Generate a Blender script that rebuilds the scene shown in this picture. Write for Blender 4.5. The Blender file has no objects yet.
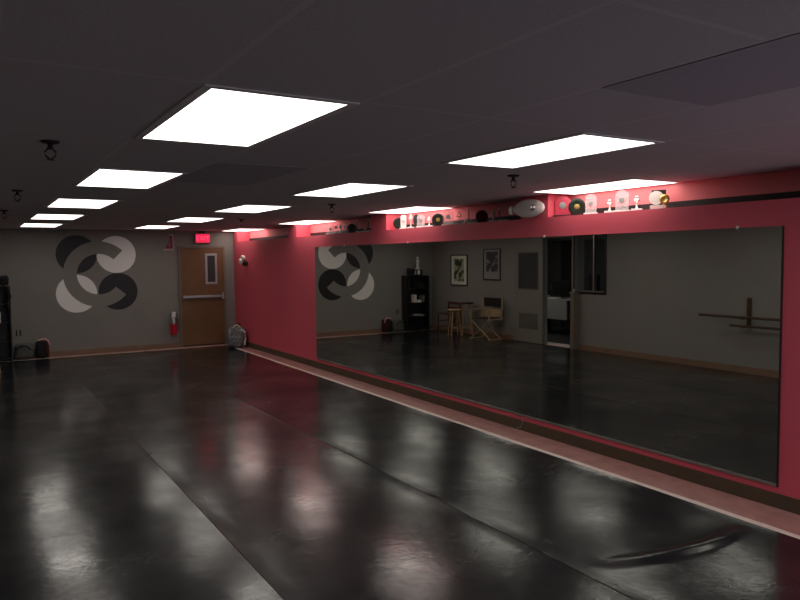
import bpy, bmesh, math, random
from mathutils import Vector, Matrix, noise
random.seed(7)
PI = math.pi
C = bpy.context.scene.collection
CAMH = 1.79; CEIL = 2.40; RW = 4.800; RB = 5.07; LW = -0.338; FAR = 14.61; NEAR = -1.7
LEDGE = 2.175

# ------------------------------------------------------------------ materials
def mat(name, col, rough=.6, metal=0., spec=.5, noise_amt=0., nscale=6., bump=0., bscale=40., emis=None, estr=0., trans=0., ior=1.45, alpha=None):
    m = bpy.data.materials.new(name); m.use_nodes = True
    nt = m.node_tree; b = nt.nodes['Principled BSDF']
    b.inputs['Base Color'].default_value = (*col, 1); b.inputs['Roughness'].default_value = rough
    b.inputs['Metallic'].default_value = metal; b.inputs['Specular IOR Level'].default_value = spec
    b.inputs['IOR'].default_value = ior; b.inputs['Transmission Weight'].default_value = trans
    if emis:
        b.inputs['Emission Color'].default_value = (*emis, 1); b.inputs['Emission Strength'].default_value = estr
    tc = nt.nodes.new('ShaderNodeTexCoord')
    if noise_amt:
        n = nt.nodes.new('ShaderNodeTexNoise'); n.inputs['Scale'].default_value = nscale; n.inputs['Detail'].default_value = 5
        nt.links.new(tc.outputs['Object'], n.inputs['Vector'])
        r = nt.nodes.new('ShaderNodeMapRange'); r.inputs['From Min'].default_value = .3; r.inputs['From Max'].default_value = .7
        r.inputs['To Min'].default_value = 1-noise_amt; r.inputs['To Max'].default_value = 1+noise_amt
        nt.links.new(n.outputs['Fac'], r.inputs['Value'])
        h = nt.nodes.new('ShaderNodeHueSaturation'); h.inputs['Color'].default_value = (*col, 1)
        nt.links.new(r.outputs['Result'], h.inputs['Value']); nt.links.new(h.outputs['Color'], b.inputs['Base Color'])
    if bump:
        n = nt.nodes.new('ShaderNodeTexNoise'); n.inputs['Scale'].default_value = bscale; n.inputs['Detail'].default_value = 4
        nt.links.new(tc.outputs['Object'], n.inputs['Vector'])
        bp = nt.nodes.new('ShaderNodeBump'); bp.inputs['Strength'].default_value = bump; bp.inputs['Distance'].default_value = .01
        nt.links.new(n.outputs['Fac'], bp.inputs['Height']); nt.links.new(bp.outputs['Normal'], b.inputs['Normal'])
    return m

M = {}
M['grey_wall'] = mat('grey_wall_paint', (.228,.214,.197), .75, noise_amt=.04, nscale=1.5, bump=.08, bscale=120)
M['pink'] = mat('pink_wall_paint', (.70,.100,.145), .55, noise_amt=.04, nscale=1.2, bump=.06, bscale=90)
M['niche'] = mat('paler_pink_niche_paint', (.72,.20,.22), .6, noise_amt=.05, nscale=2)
M['black_band'] = mat('black_band_paint', (.010,.009,.010), .7)
M['base'] = mat('brown_vinyl_base', (.085,.062,.038), .5, noise_amt=.1)
M['far_base'] = mat('far_tan_base', (.21,.13,.085), .5, noise_amt=.1)
M['subfloor'] = mat('subfloor_boards', (.44,.22,.20), .38, noise_amt=.18, nscale=7)
M['tape'] = mat('pale_edge_tape', (.86,.73,.66), .45, noise_amt=.08, nscale=20)
M['black_plastic'] = mat('black_plastic', (.012,.012,.013), .45)
M['black_cloth'] = mat('black_cloth', (.012,.011,.013), .95, bump=.3, bscale=60)
M['grey_cloth'] = mat('grey_cloth', (.10,.10,.095), .95, noise_amt=.25, nscale=14, bump=.3)
M['dark_red_cloth'] = mat('dark_red_cloth', (.07,.008,.012), .9)
M['pink_cloth'] = mat('pale_pink_cloth', (.75,.42,.42), .85)
M['pack'] = mat('mottled_grey_nylon', (.16,.16,.16), .55, noise_amt=.75, nscale=24, bump=.5, bscale=30)
M['white_plastic'] = mat('white_plastic', (.75,.74,.70), .4)
M['silver'] = mat('silver_metal', (.72,.72,.70), .28, metal=1)
M['alu'] = mat('brushed_aluminium', (.42,.41,.40), .38, metal=1)
M['gold'] = mat('gold_plastic', (.65,.50,.16), .3, metal=.85)
M['wood_door'] = mat('brown_door_veneer', (.165,.082,.034), .42, noise_amt=.1, nscale=3)
M['door_frame'] = mat('dull_door_frame_paint', (.17,.135,.10), .5)
M['grey_door'] = mat('grey_door_paint', (.20,.19,.165), .5)
M['grille'] = mat('grey_grille', (.12,.115,.10), .5)
M['dark_glass'] = mat('dark_glass', (.05,.05,.052), .08)
M['red_paint'] = mat('red_extinguisher_paint', (.55,.01,.03), .3)
M['red_sign'] = mat('red_sign_plastic', (.17,.014,.028), .4)
M['sign_edge'] = mat('pale_sign_edge', (.48,.36,.36), .5)
M['white_marble'] = mat('white_statue_plaster', (.62,.62,.62), .5)
M['paper'] = mat('white_paper', (.7,.7,.66), .7)
M['mat_board'] = mat('cream_picture_mount', (.62,.62,.52), .8)
M['grey_board'] = mat('grey_picture_mount', (.27,.26,.26), .8)
M['oak'] = mat('light_stool_wood', (.42,.27,.16), .5, noise_amt=.15, nscale=10)
M['dark_wood'] = mat('dark_seat_wood', (.05,.03,.02), .5)
M['red_wood'] = mat('dark_red_stool_wood', (.11,.03,.022), .5)
M['pale_wood'] = mat('pale_chair_wood', (.38,.29,.16), .5, noise_amt=.1)
M['barre_wood'] = mat('dark_barre_wood', (.06,.028,.012), .5)
M['logo_black'] = mat('mural_black_paint', (.014,.013,.015), .5)
M['logo_pale'] = mat('mural_pale_paint', (.88,.85,.83), .6)
M['desk_white'] = mat('white_desk_laminate', (.62,.60,.57), .5)
M['office_wall'] = mat('office_wall_paint', (.30,.30,.29), .8)
M['office_dark'] = mat('office_dark_paint', (.07,.07,.07), .8)
M['office_floor'] = mat('office_floor_tile', (.05,.05,.055), .5, noise_amt=.2)
M['green_black'] = mat('dark_green_award_lacquer', (.012,.02,.014), .25)
M['pink_award'] = mat('pink_award_plastic', (.62,.07,.12), .3)
M['fitting_grey'] = mat('satin_grey_fitting', (.85,.80,.76), .4, metal=.0)
M['black_wire'] = mat('dark_sprinkler_metal', (.02,.018,.015), .5, metal=.5)
M['mirror'] = mat('mirror_silvering', (.71,.735,.695), .012, metal=1)
M['sconce'] = mat('bulb_head_white', (.85,.84,.80), .3)

def acrylic():
    m = bpy.data.materials.new('frosted_clear_acrylic'); m.use_nodes = True
    nt = m.node_tree; b = nt.nodes['Principled BSDF']
    b.inputs['Base Color'].default_value = (.86,.86,.88,1); b.inputs['Roughness'].default_value = .12
    b.inputs['Alpha'].default_value = .22
    return m
M['acrylic'] = acrylic()

def lens():
    m = bpy.data.materials.new('lit_prismatic_lens'); m.use_nodes = True
    nt = m.node_tree; b = nt.nodes['Principled BSDF']
    b.inputs['Base Color'].default_value = (.8,.8,.78,1)
    b.inputs['Emission Color'].default_value = (1,.94,.85,1); b.inputs['Emission Strength'].default_value = 3.6
    return m
M['lens'] = lens()
M['office_fill'] = mat('added_office_lamp_glow', (.8,.8,.8), .5, emis=(1,.95,.9), estr=40)  # glow of the added, unseen office lamp
M['exit_red'] = mat('exit_sign_lit_red', (.5,.01,.05), .4, emis=(1,.02,.09), estr=.75)
M['exit_letter'] = mat('exit_sign_letters', (.8,.1,.2), .4, emis=(1,.09,.20), estr=.85)

def ceiling_mat():
    m = bpy.data.materials.new('suspended_ceiling_tiles'); m.use_nodes = True
    nt = m.node_tree; b = nt.nodes['Principled BSDF']; b.inputs['Roughness'].default_value = .85
    tc = nt.nodes.new('ShaderNodeTexCoord'); sp = nt.nodes.new('ShaderNodeSeparateXYZ'); nt.links.new(tc.outputs['Object'], sp.inputs[0])
    def mth(op, a, c=None):
        n = nt.nodes.new('ShaderNodeMath'); n.operation = op
        for i, v in enumerate((a, c)):
            if v is None: continue
            if isinstance(v, (int, float)): n.inputs[i].default_value = v
            else: nt.links.new(v, n.inputs[i])
        return n.outputs[0]
    def line(out, off, per, half):
        s = mth('ADD', out, -off + per*40); md = mth('MODULO', s, per); c = mth('SUBTRACT', md, per/2); a = mth('ABSOLUTE', c)
        return mth('GREATER_THAN', a, per/2-half)
    l = mth('MAXIMUM', line(sp.outputs[0], .707, .6266, .011), line(sp.outputs[1], 2.43, 1.2533, .011))
    n = nt.nodes.new('ShaderNodeTexNoise'); n.inputs['Scale'].default_value = 60; n.inputs['Detail'].default_value = 6
    nt.links.new(tc.outputs['Object'], n.inputs['Vector'])
    cr = nt.nodes.new('ShaderNodeValToRGB'); cr.color_ramp.elements[0].position = .3; cr.color_ramp.elements[1].position = .7
    cr.color_ramp.elements[0].color = (.53,.53,.545,1); cr.color_ramp.elements[1].color = (.59,.59,.61,1)
    nt.links.new(n.outputs['Fac'], cr.inputs['Fac'])
    mx = nt.nodes.new('ShaderNodeMix'); mx.data_type = 'RGBA'
    nt.links.new(l, mx.inputs['Factor']); nt.links.new(cr.outputs['Color'], mx.inputs[6]); mx.inputs[7].default_value = (.65,.63,.63,1)
    nt.links.new(mx.outputs[2], b.inputs['Base Color'])
    bp = nt.nodes.new('ShaderNodeBump'); bp.inputs['Strength'].default_value = .25; bp.inputs['Distance'].default_value = .004
    nt.links.new(n.outputs['Fac'], bp.inputs['Height']); nt.links.new(bp.outputs['Normal'], b.inputs['Normal'])
    return m
M['ceiling'] = ceiling_mat()
M['dull_tile'] = mat('dull_ceiling_tile', (.42,.42,.46), .85, noise_amt=.05, nscale=30)
M['fixture_frame'] = mat('fixture_frame_paint', (.75,.73,.72), .6)

def marley():
    m = bpy.data.materials.new('black_vinyl_dance_floor'); m.use_nodes = True
    nt = m.node_tree; b = nt.nodes['Principled BSDF']; L = nt.links.new
    tc = nt.nodes.new('ShaderNodeTexCoord')
    def nz(scale, detail, dist=0., rough=.5, sc=(1,1,1)):
        mp = nt.nodes.new('ShaderNodeMapping'); mp.inputs['Scale'].default_value = sc; L(tc.outputs['Object'], mp.inputs['Vector'])
        n = nt.nodes.new('ShaderNodeTexNoise'); n.inputs['Scale'].default_value = scale; n.inputs['Detail'].default_value = detail
        n.inputs['Distortion'].default_value = dist; n.inputs['Roughness'].default_value = rough; L(mp.outputs[0], n.inputs['Vector']); return n.outputs['Fac']
    def mr(src, a, c, lo=.3, hi=.7):
        r = nt.nodes.new('ShaderNodeMapRange'); r.inputs['From Min'].default_value = lo; r.inputs['From Max'].default_value = hi
        r.inputs['To Min'].default_value = a; r.inputs['To Max'].default_value = c; L(src, r.inputs['Value']); return r.outputs['Result']
    big = nz(1.3, 4); mid = nz(5, 6, 1.2, .6); crk = nz(15, 3, 1.6, .6); fine = nz(36, 3, 1.6, .6)
    add = nt.nodes.new('ShaderNodeMath'); add.operation = 'MULTIPLY_ADD'; L(mid, add.inputs[0]); add.inputs[1].default_value = .6; L(big, add.inputs[2])
    L(mr(add.outputs[0], .20, .28, .62, 1.0), b.inputs['Roughness'])
    cr = nt.nodes.new('ShaderNodeValToRGB'); cr.color_ramp.elements[0].position = .35; cr.color_ramp.elements[1].position = .75
    cr.color_ramp.elements[0].color = (.0105,.0118,.0145,1); cr.color_ramp.elements[1].color = (.019,.020,.023,1)
    L(mid, cr.inputs['Fac']); L(cr.outputs['Color'], b.inputs['Base Color'])
    b1 = nt.nodes.new('ShaderNodeBump'); b1.inputs['Strength'].default_value = .46; b1.inputs['Distance'].default_value = .002; L(crk, b1.inputs['Height'])
    b2 = nt.nodes.new('ShaderNodeBump'); b2.inputs['Strength'].default_value = .22; b2.inputs['Distance'].default_value = .0012; L(fine, b2.inputs['Height'])
    L(b1.outputs[0], b2.inputs['Normal']); 
    b.inputs['Specular IOR Level'].default_value = .16
    # worn glossy topcoat in patches, finely crinkled
    L(mr(big, .16, .72, .36, .62), b.inputs['Coat Weight']); b.inputs['Coat IOR'].default_value = 1.42
    L(mr(mid, .055, .12, .35, .65), b.inputs['Coat Roughness']); L(b2.outputs[0], b.inputs['Coat Normal'])
    return m
M['marley'] = marley()

def photo_mat(name, kind):
    """blurred black and white dance portrait, painted from soft ellipses"""
    m = bpy.data.materials.new(name); m.use_nodes = True
    nt = m.node_tree; b = nt.nodes['Principled BSDF']; b.inputs['Roughness'].default_value = .5; L = nt.links.new
    tc = nt.nodes.new('ShaderNodeTexCoord')
    n = nt.nodes.new('ShaderNodeTexNoise'); n.inputs['Scale'].default_value = 9; n.inputs['Detail'].default_value = 2; L(tc.outputs['Object'], n.inputs['Vector'])
    cr = nt.nodes.new('ShaderNodeValToRGB')
    if kind == 'pale':
        cr.color_ramp.elements[0].position = .47; cr.color_ramp.elements[0].color = (.03,.035,.02,1)
        cr.color_ramp.elements[1].position = .56; cr.color_ramp.elements[1].color = (.36,.37,.27,1)
    else:
        cr.color_ramp.elements[0].position = .52; cr.color_ramp.elements[0].color = (.03,.028,.028,1)
        cr.color_ramp.elements[1].position = .7; cr.color_ramp.elements[1].color = (.25,.24,.24,1)
    L(n.outputs['Fac'], cr.inputs['Fac']); L(cr.outputs['Color'], b.inputs['Base Color'])
    return m
M['photo_pale'] = photo_mat('pale_portrait_print', 'pale')
M['photo_dark'] = photo_mat('dark_dancer_print', 'dark')

# ------------------------------------------------------------------ mesh helpers
def box(bm, x0, x1, y0, y1, z0, z1, bev=0., rot=None, piv=None):
    g = bmesh.ops.create_cube(bm, size=1)['verts']
    for v in g:
        v.co = Vector(((x0+x1)/2+v.co.x*(x1-x0), (y0+y1)/2+v.co.y*(y1-y0), (z0+z1)/2+v.co.z*(z1-z0)))
    if bev:
        es = list({e for v in g for e in v.link_edges})
        r = bmesh.ops.bevel(bm, geom=es, offset=bev, segments=2, affect='EDGES', profile=.6)
        g = list({v for f in r['faces'] for v in f.verts} | {v for v in g if v.is_valid})
    if rot:
        bmesh.ops.rotate(bm, verts=g, cent=piv or ((x0+x1)/2,(y0+y1)/2,(z0+z1)/2), matrix=rot)
    return g
def tube(bm, pts, r, seg=10, caps=True):
    """round bar through a list of points; r a number or list of radii"""
    pts = [Vector(p) for p in pts]; rr = r if isinstance(r, (list, tuple)) else [r]*len(pts)
    rings = []
    for i, p in enumerate(pts):
        d = (pts[min(i+1, len(pts)-1)]-pts[max(i-1, 0)]).normalized()
        a = d.cross(Vector((0,0,1)))
        if a.length < 1e-3: a = d.cross(Vector((1,0,0)))
        a.normalize(); c = d.cross(a)
        rings.append([bm.verts.new(p+(a*math.cos(t)+c*math.sin(t))*rr[i]) for t in [2*PI*k/seg for k in range(seg)]])
    for i in range(len(rings)-1):
        for k in range(seg):
            bm.faces.new((rings[i][k], rings[i][(k+1)%seg], rings[i+1][(k+1)%seg], rings[i+1][k]))
    if caps:
        bm.faces.new(rings[0][::-1]); bm.faces.new(rings[-1])
def lathe(bm, prof, cx=0, cy=0, seg=20, M4=None):
    """revolve (radius, z) pairs about a vertical axis; M4 places the result"""
    rings = []
    for (r, z) in prof:
        if r < 1e-5: rings.append([bm.verts.new((cx, cy, z))])
        else: rings.append([bm.verts.new((cx+r*math.cos(2*PI*k/seg), cy+r*math.sin(2*PI*k/seg), z)) for k in range(seg)])
    for i in range(len(rings)-1):
        A, B = rings[i], rings[i+1]
        for k in range(seg):
            k2 = (k+1) % seg
            if len(A) == 1 and len(B) == 1: continue
            if len(A) == 1: bm.faces.new((A[0], B[k2], B[k]))
            elif len(B) == 1: bm.faces.new((A[k], A[k2], B[0]))
            else: bm.faces.new((A[k], A[k2], B[k2], B[k]))
    if M4 is not None:
        for R_ in rings:
            for v in R_: v.co = M4 @ v.co
def blob(bm, c, s, e=1.0, seg=20, M4=None, lump=0., seed=0):
    """superellipsoid, e<1 boxier"""
    f = lambda t, w: math.copysign(abs(t)**w, t)
    rings = []
    for i in range(seg//2+1):
        u = -PI/2+PI*i/(seg//2)
        row = []
        for k in range(seg if 0 < i < seg//2 else 1):
            t = 2*PI*k/seg
            p = Vector((f(math.cos(u), e)*f(math.cos(t), e), f(math.cos(u), e)*f(math.sin(t), e), f(math.sin(u), e)))
            if lump: p *= 1+lump*noise.noise(p*1.7+Vector((seed,)*3))
            p = Vector((p.x*s[0], p.y*s[1], p.z*s[2]))
            if M4 is not None: p = M4 @ p
            row.append(bm.verts.new(p+Vector(c)))
        rings.append(row)
    for i in range(len(rings)-1):
        A, B = rings[i], rings[i+1]
        for k in range(seg):
            k2 = (k+1) % seg
            if len(A) == 1: bm.faces.new((A[0], B[k2], B[k]))
            elif len(B) == 1: bm.faces.new((A[k], A[k2], B[0]))
            else: bm.faces.new((A[k], A[k2], B[k2], B[k]))
def prism(bm, poly, t, M4):
    """polygon in local XY extruded by t along local Z"""
    a = [bm.verts.new(M4 @ Vector((x, y, 0))) for x, y in poly]; b = [bm.verts.new(M4 @ Vector((x, y, t))) for x, y in poly]
    bm.faces.new(a[::-1]); bm.faces.new(b)
    for i in range(len(a)): bm.faces.new((a[i], a[(i+1)%len(a)], b[(i+1)%len(a)], b[i]))

def obj(name, bm, m, parent=None, smooth=False, origin=None):
    bmesh.ops.recalc_face_normals(bm, faces=bm.faces)
    me = bpy.data.meshes.new(name); bm.to_mesh(me); bm.free()
    me.materials.append(M[m] if isinstance(m, str) else m)
    if smooth:
        for p in me.polygons: p.use_smooth = True
        try: me.set_sharp_from_angle(angle=math.radians(42))
        except Exception: pass
    o = bpy.data.objects.new(name, me); C.objects.link(o)
    if origin is not None and parent is None:
        me.transform(Matrix.Translation(-Vector(origin))); o.location = origin
    if parent: 
        o.parent = parent
    return o
def B(): return bmesh.new()
def thing(name, label, cat, loc=(0,0,0), rz=0., group=None):
    o = bpy.data.objects.new(name, None); C.objects.link(o); o.empty_display_size = .1
    o.location = loc; o.rotation_euler = (0, 0, rz); o['label'] = label; o['category'] = cat
    if group: o['group'] = group
    return o
def tag(o, label, cat, group=None, kind=None):
    o['label'] = label; o['category'] = cat
    if group: o['group'] = group
    if kind: o['kind'] = kind
    return o
def struct(name, bm, m, label=None, cat=None):
    o = obj(name, bm, m); o['kind'] = 'structure'
    if label: o['label'] = label
    if cat: o['category'] = cat
    return o
def dup(root, loc, label, rz=None):
    r = root.copy(); C.objects.link(r); r.location = loc
    if rz is not None: r.rotation_euler = (0, 0, rz)
    r['label'] = label
    for ch in list(root.children):
        c = ch.copy(); C.objects.link(c); c.parent = r
        for g in list(ch.children):
            d = g.copy(); C.objects.link(d); d.parent = c
    return r

# ------------------------------------------------------------------ room shell
b = B(); box(b, LW-.12, RB+.1, NEAR-.1, FAR+.12, -.12, 0); struct('floor', b, 'subfloor', 'tan wooden subfloor showing as a strip beside the black dance mats', 'floor')
b = B(); box(b, LW-.12, RB+.1, NEAR-.1, FAR+.12, CEIL, CEIL+.1); struct('ceiling', b, 'ceiling', 'dark suspended tile ceiling over the whole studio', 'ceiling')
b = B(); box(b, LW-.12, RB+.1, FAR, FAR+.12, 0, CEIL); struct('wall_far', b, 'grey_wall', 'grey far wall with the circle mural and brown door', 'wall')
b = B(); box(b, LW-.12, RB+.1, NEAR-.12, NEAR, 0, CEIL); struct('wall_near', b, 'grey_wall', 'grey wall behind the viewer', 'wall')
# pink wall: lower furring with ledge on top, recessed display niches between piers
nich = [(14.32, 11.57), (11.21, 8.58), (8.16, 5.45), (5.06, 2.36), (1.96, -.74)]
b = B(); box(b, RW, RB, NEAR, FAR, 0, LEDGE); box(b, RB, RB+.1, NEAR, FAR, 0, CEIL)
ys = [FAR] + [v for n in nich for v in n] + [NEAR]
for i in range(0, len(ys), 2): box(b, RW, RB, ys[i+1], ys[i], LEDGE, CEIL)
struct('wall_right', b, 'pink', 'pink wall with a ledge of display niches above the long mirror', 'wall')
for i, (y1, y0) in enumerate(nich):
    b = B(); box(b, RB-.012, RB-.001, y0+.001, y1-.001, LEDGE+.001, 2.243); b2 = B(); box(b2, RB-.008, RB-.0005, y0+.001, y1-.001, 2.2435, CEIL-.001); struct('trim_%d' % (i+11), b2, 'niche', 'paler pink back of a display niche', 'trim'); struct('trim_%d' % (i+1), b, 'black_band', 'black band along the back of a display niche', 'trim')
b = B(); box(b, RW-.012, RW-.001, NEAR+.01, FAR-.01, .001, .105, .003); struct('baseboard_right', b, 'base', 'brown vinyl base strip along the pink wall', 'baseboard')
# left wall with doorway and reception window
DY0, DY1, DZ = 9.78, 10.54, 2.17
WY0, WY1, WZ0, WZ1 = 8.96, 9.72, 1.12, 2.19
b = B()
box(b, LW-.07, LW, NEAR, WY0, 0, CEIL); box(b, LW-.07, LW, WY0, WY1, 0, WZ0); box(b, LW-.07, LW, WY0, WY1, WZ1, CEIL)
box(b, LW-.07, LW, WY1, DY0, 0, CEIL); box(b, LW-.07, LW, DY0, DY1, DZ, CEIL); box(b, LW-.07, LW, DY1, FAR, 0, CEIL)
struct('wall_left', b, 'grey_wall', 'grey wall seen in the mirror, with an open doorway and a barre', 'wall')
b = B(); box(b, LW+.001, LW+.012, NEAR+.01, DY0-.06, .001, .105, .003); box(b, LW+.001, LW+.012, DY1+.95, FAR-.02, .001, .105, .003)
struct('baseboard_left', b, 'far_base', 'tan base strip along the grey wall seen in the mirror', 'baseboard')
b = B(); box(b, LW+.01, 3.60, FAR-.012, FAR-.001, .001, .10, .003); box(b, 4.62, RW-.013, FAR-.012, FAR-.001, .001, .10, .003)
struct('baseboard_far', b, 'far_base', 'tan base strip under the circle mural', 'baseboard')

# ------------------------------------------------------------------ dance mats
def edge_x(y): return 4.335+.0115*y
def dist_seg(px, py, pts):
    best = 99; u = 0
    for i in range(len(pts)-1):
        a, c = Vector(pts[i]), Vector(pts[i+1]); d = c-a; t = max(0, min(1, (Vector((px,py))-a).dot(d)/d.dot(d)))
        q = a+d*t; dd = (Vector((px,py))-q).length
        if dd < best: best = dd; u = (i+t)/(len(pts)-1)
    return best, u
RID = [(3.02,2.80),(3.27,2.69),(3.5,2.63),(3.75,2.60),(4.0,2.61),(4.24,2.66)]
def mat_strip(x0, x1, label, last=False):
    b = B(); step = .055
    nx = max(2, int((x1-x0)/.05)); ysl = []
    y = NEAR+.02
    while y < 14.33: ysl.append(y); y += (.02 if last and 2.3 < y < 3.0 else .09)
    ysl.append(14.34)
    top = []
    for y in ysl:
        row = []
        xe = edge_x(y) if last else x1
        for i in range(nx+1):
            x = x0+(xe-x0)*i/nx
            if last and 2.3 < y < 3.0: pass
            z = .0045+.0016*noise.noise(Vector((x*1.6, y*1.1, x0)))+.0012*noise.noise(Vector((x*4, y*3, 3+x0)))
            e = min(x-x0, (xe-x))
            z += .0028*math.exp(-(e/.028)**2)*(1+.8*noise.noise(Vector((y*1.3, x0, 5))))
            if last:
                d, u = dist_seg(x, y, RID)
                if d < .35:
                    env = math.sin(PI*min(1, max(0, u)))**.7
                    z += env*(.020*math.exp(-(d/.05)**2)+.008*math.exp(-(d/.15)**2))
            row.append(b.verts.new((x, y, max(z, .0022))))
        top.append(row)
    for j in range(len(top)-1):
        for i in range(nx): b.faces.new((top[j][i], top[j][i+1], top[j+1][i+1], top[j+1][i]))
    bd = [e for e in b.edges if e.is_boundary]
    r = bmesh.ops.extrude_edge_only(b, edges=bd)
    for v in [g for g in r['geom'] if isinstance(g, bmesh.types.BMVert)]: v.co.z = .0005
    o = obj('dance_mat', b, 'marley', smooth=True)
    tag(o, label, 'dance floor mat', None)
    return o
mat_strip(LW+.03, -.208, 'narrow black vinyl mat offcut along the grey wall')
mat_strip(-.203, 1.328, 'black vinyl dance mat nearest the grey wall and under the mural')
mat_strip(1.334, 2.868, 'middle black vinyl dance mat between the two floor seams')
mat_strip(2.875, 4.38, 'black vinyl dance mat with a raised wrinkle, beside the pale tape', True)
b = B()
n = 60; yy = [NEAR+.05+(14.36-NEAR-.05)*i/n for i in range(n+1)]
lo = [(b.verts.new((edge_x(y)+.004, y, .0025)), b.verts.new((edge_x(y)+.068, y, .0025))) for y in yy]
for i in range(n): b.faces.new((lo[i][0], lo[i][1], lo[i+1][1], lo[i+1][0]))
r = bmesh.ops.extrude_face_region(b, geom=list(b.faces))
for v in [g for g in r['geom'] if isinstance(g, bmesh.types.BMVert)]: v.co.z = .0004
tag(obj('edge_tape', b, 'tape'), 'pale pinkish tape along the black mat edge beside the pink wall', 'floor tape')
b = B(); box(b, LW+.05, 4.47, 14.345, 14.40, .0004, .003)
tag(obj('edge_tape', b, 'tape'), 'pale tape across the end of the black mats under the mural', 'floor tape')

# ------------------------------------------------------------------ ceiling lights
def fixture(x, y, label):
    t = thing('ceiling_light', label, 'ceiling light', (x, y, CEIL), 0, 'rectangular troffer lights')
    b = B(); W_, H_ = .538, 1.161; fr = .036
    for (x0, x1, y0, y1) in ((-fr, 0, -fr, H_+fr), (W_, W_+fr, -fr, H_+fr), (0, W_, -fr, 0), (0, W_, H_, H_+fr)):
        box(b, x0, x1, y0, y1, -.005, -.0005, .001)
    f = obj('frame', b, 'fixture_frame', t)
    b = B(); box(b, .0005, W_-.0005, .0005, H_-.0005, -.0045, -.001); obj('lens', b, 'lens', t)
    return t
rows = [(.7495, 2.4805, 2.5065, 5, 'mural side row'), (2.627, 2.517, 2.5065, 5, 'middle row'), (4.497, 3.778, 3.1724, 4, 'row against the pink wall')]
ordn = ['nearest', 'second nearest', 'third', 'fourth', 'farthest']
proto = None
for ri, (x, y0, dy, n, rn) in enumerate(rows):
    for j in range(n):
        o_ = 'farthest' if j == n-1 else ordn[j]
        rr = ['left', 'middle', 'right'][ri]
        lab = ['%s lit rectangular ceiling light of the left row of five', '%s lit rectangular ceiling light of the middle row of five', '%s lit ceiling light of the row over the trophy ledge'][ri] % o_
        if proto is None: proto = fixture(x, y0, lab)
        else: dup(proto, (x, y0+dy*j, CEIL), lab)

dup(proto, (.7495, -.026, CEIL), 'unseen lit ceiling light added to extend the left row over the viewer')  # out-of-view lights added past each row to brighten the near end
dup(proto, (2.627, .01, CEIL), 'unseen lit ceiling light added to extend the middle row over the viewer')
dup(proto, (4.497, .606, CEIL), 'unseen lit ceiling light added by the pink wall, right of the viewer')
# dull odd tiles
for (x, y, l) in ((1.964, .555, 'odd dark bluish ceiling tile at the upper right, unlit'), (1.337, 4.32, 'odd darker ceiling tile just beyond the biggest lit panel')):
    b = B(); box(b, x+.006, x+.6266-.006, y+.006, y+1.253-.006, CEIL-.003, CEIL-.0005, .001)
    tag(obj('ceiling_tile', b, 'dull_tile', origin=(x+.31, y+.62, CEIL)), l, 'ceiling tile')

# sprinklers
def sprinkler(loc, label):
    t = thing('ceiling_sprinkler', label, 'sprinkler', loc, 0, 'fire sprinklers under the ceiling')
    b = B(); lathe(b, [(0,-.0005),(.045,-.0005),(.043,-.010),(.018,-.016),(0,-.016)]); obj('escutcheon', b, 'black_wire', t, True)
    b = B(); lathe(b, [(0,-.014),(.012,-.014),(.012,-.034),(.017,-.036),(.017,-.042),(0,-.042)]); obj('nozzle', b, 'black_wire', t, True)
    b = B()
    for s in (-1, 1): tube(b, [(s*.010,0,-.040),(s*.026,0,-.055),(s*.022,0,-.075),(0,0,-.094)], .004, 8)
    obj('yoke', b, 'black_wire', t, True)
    b = B(); lathe(b, [(0,-.092),(.020,-.093),(.020,-.096),(0,-.098)]); obj('deflector', b, 'black_wire', t, True)
    return t
sp = sprinkler((.366, 3.97, CEIL), 'dark ceiling sprinkler left of the two biggest left row lights')
for loc, l in (((.36,6.78), 'small dark ceiling sprinkler left of the third left row light'), ((.357,9.45), 'tiny dark ceiling sprinkler at the far left edge'),
               ((3.466,4.02), 'dark ceiling sprinkler under the biggest middle row light'), ((3.446,7.05), 'small dark ceiling sprinkler above the two trophy niches to the left'),
               ((3.48,10.2), 'tiny dark ceiling sprinkler left of the first niche over the red corner')):
    dup(sp, (*loc, CEIL), l)

# ------------------------------------------------------------------ big mirror
t = thing('studio_mirror', 'long frameless mirror on the pink wall reflecting the studio', 'mirror', (RW, 0, 0))
b = B(); box(b, -.009, -.003, 2.745, 10.45, .166, 1.988); g = obj('glass', b, 'mirror', t)
b = B(); box(b, -.003, -.0005, 2.745, 10.45, .166, 1.988); obj('backing', b, 'black_plastic', t)
b = B(); box(b, -.015, -.0005, 2.745, 10.45, .152, .1645); box(b, -.015, -.0095, 2.745, 10.45, .1645, .171); obj('bottom_channel', b, 'alu', t)
b = B(); box(b, -.0155, -.0005, 2.737, 2.744, .152, 1.99); obj('side_strip', b, 'black_plastic', t)
for y in (9.4, 7.61, 5.10, 3.08):
    b = B(); box(b, -.014, -.0005, y-.008, y+.008, 1.989, 2.002, .002); box(b, -.014, -.0095, y-.008, y+.008, 1.979, 1.989); obj('clip', b, 'white_plastic', t)
b = B(); tube(b, [(-.018,5.40,.150),(-.022,5.40,.08),(-.022,5.43,.03),(-.018,5.50,.02)], .003, 6)
tag(obj('cable', b, 'alu', origin=None), 'thin grey cable hanging from the mirror bottom edge', 'cable').location = (RW, 0, 0)

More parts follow.
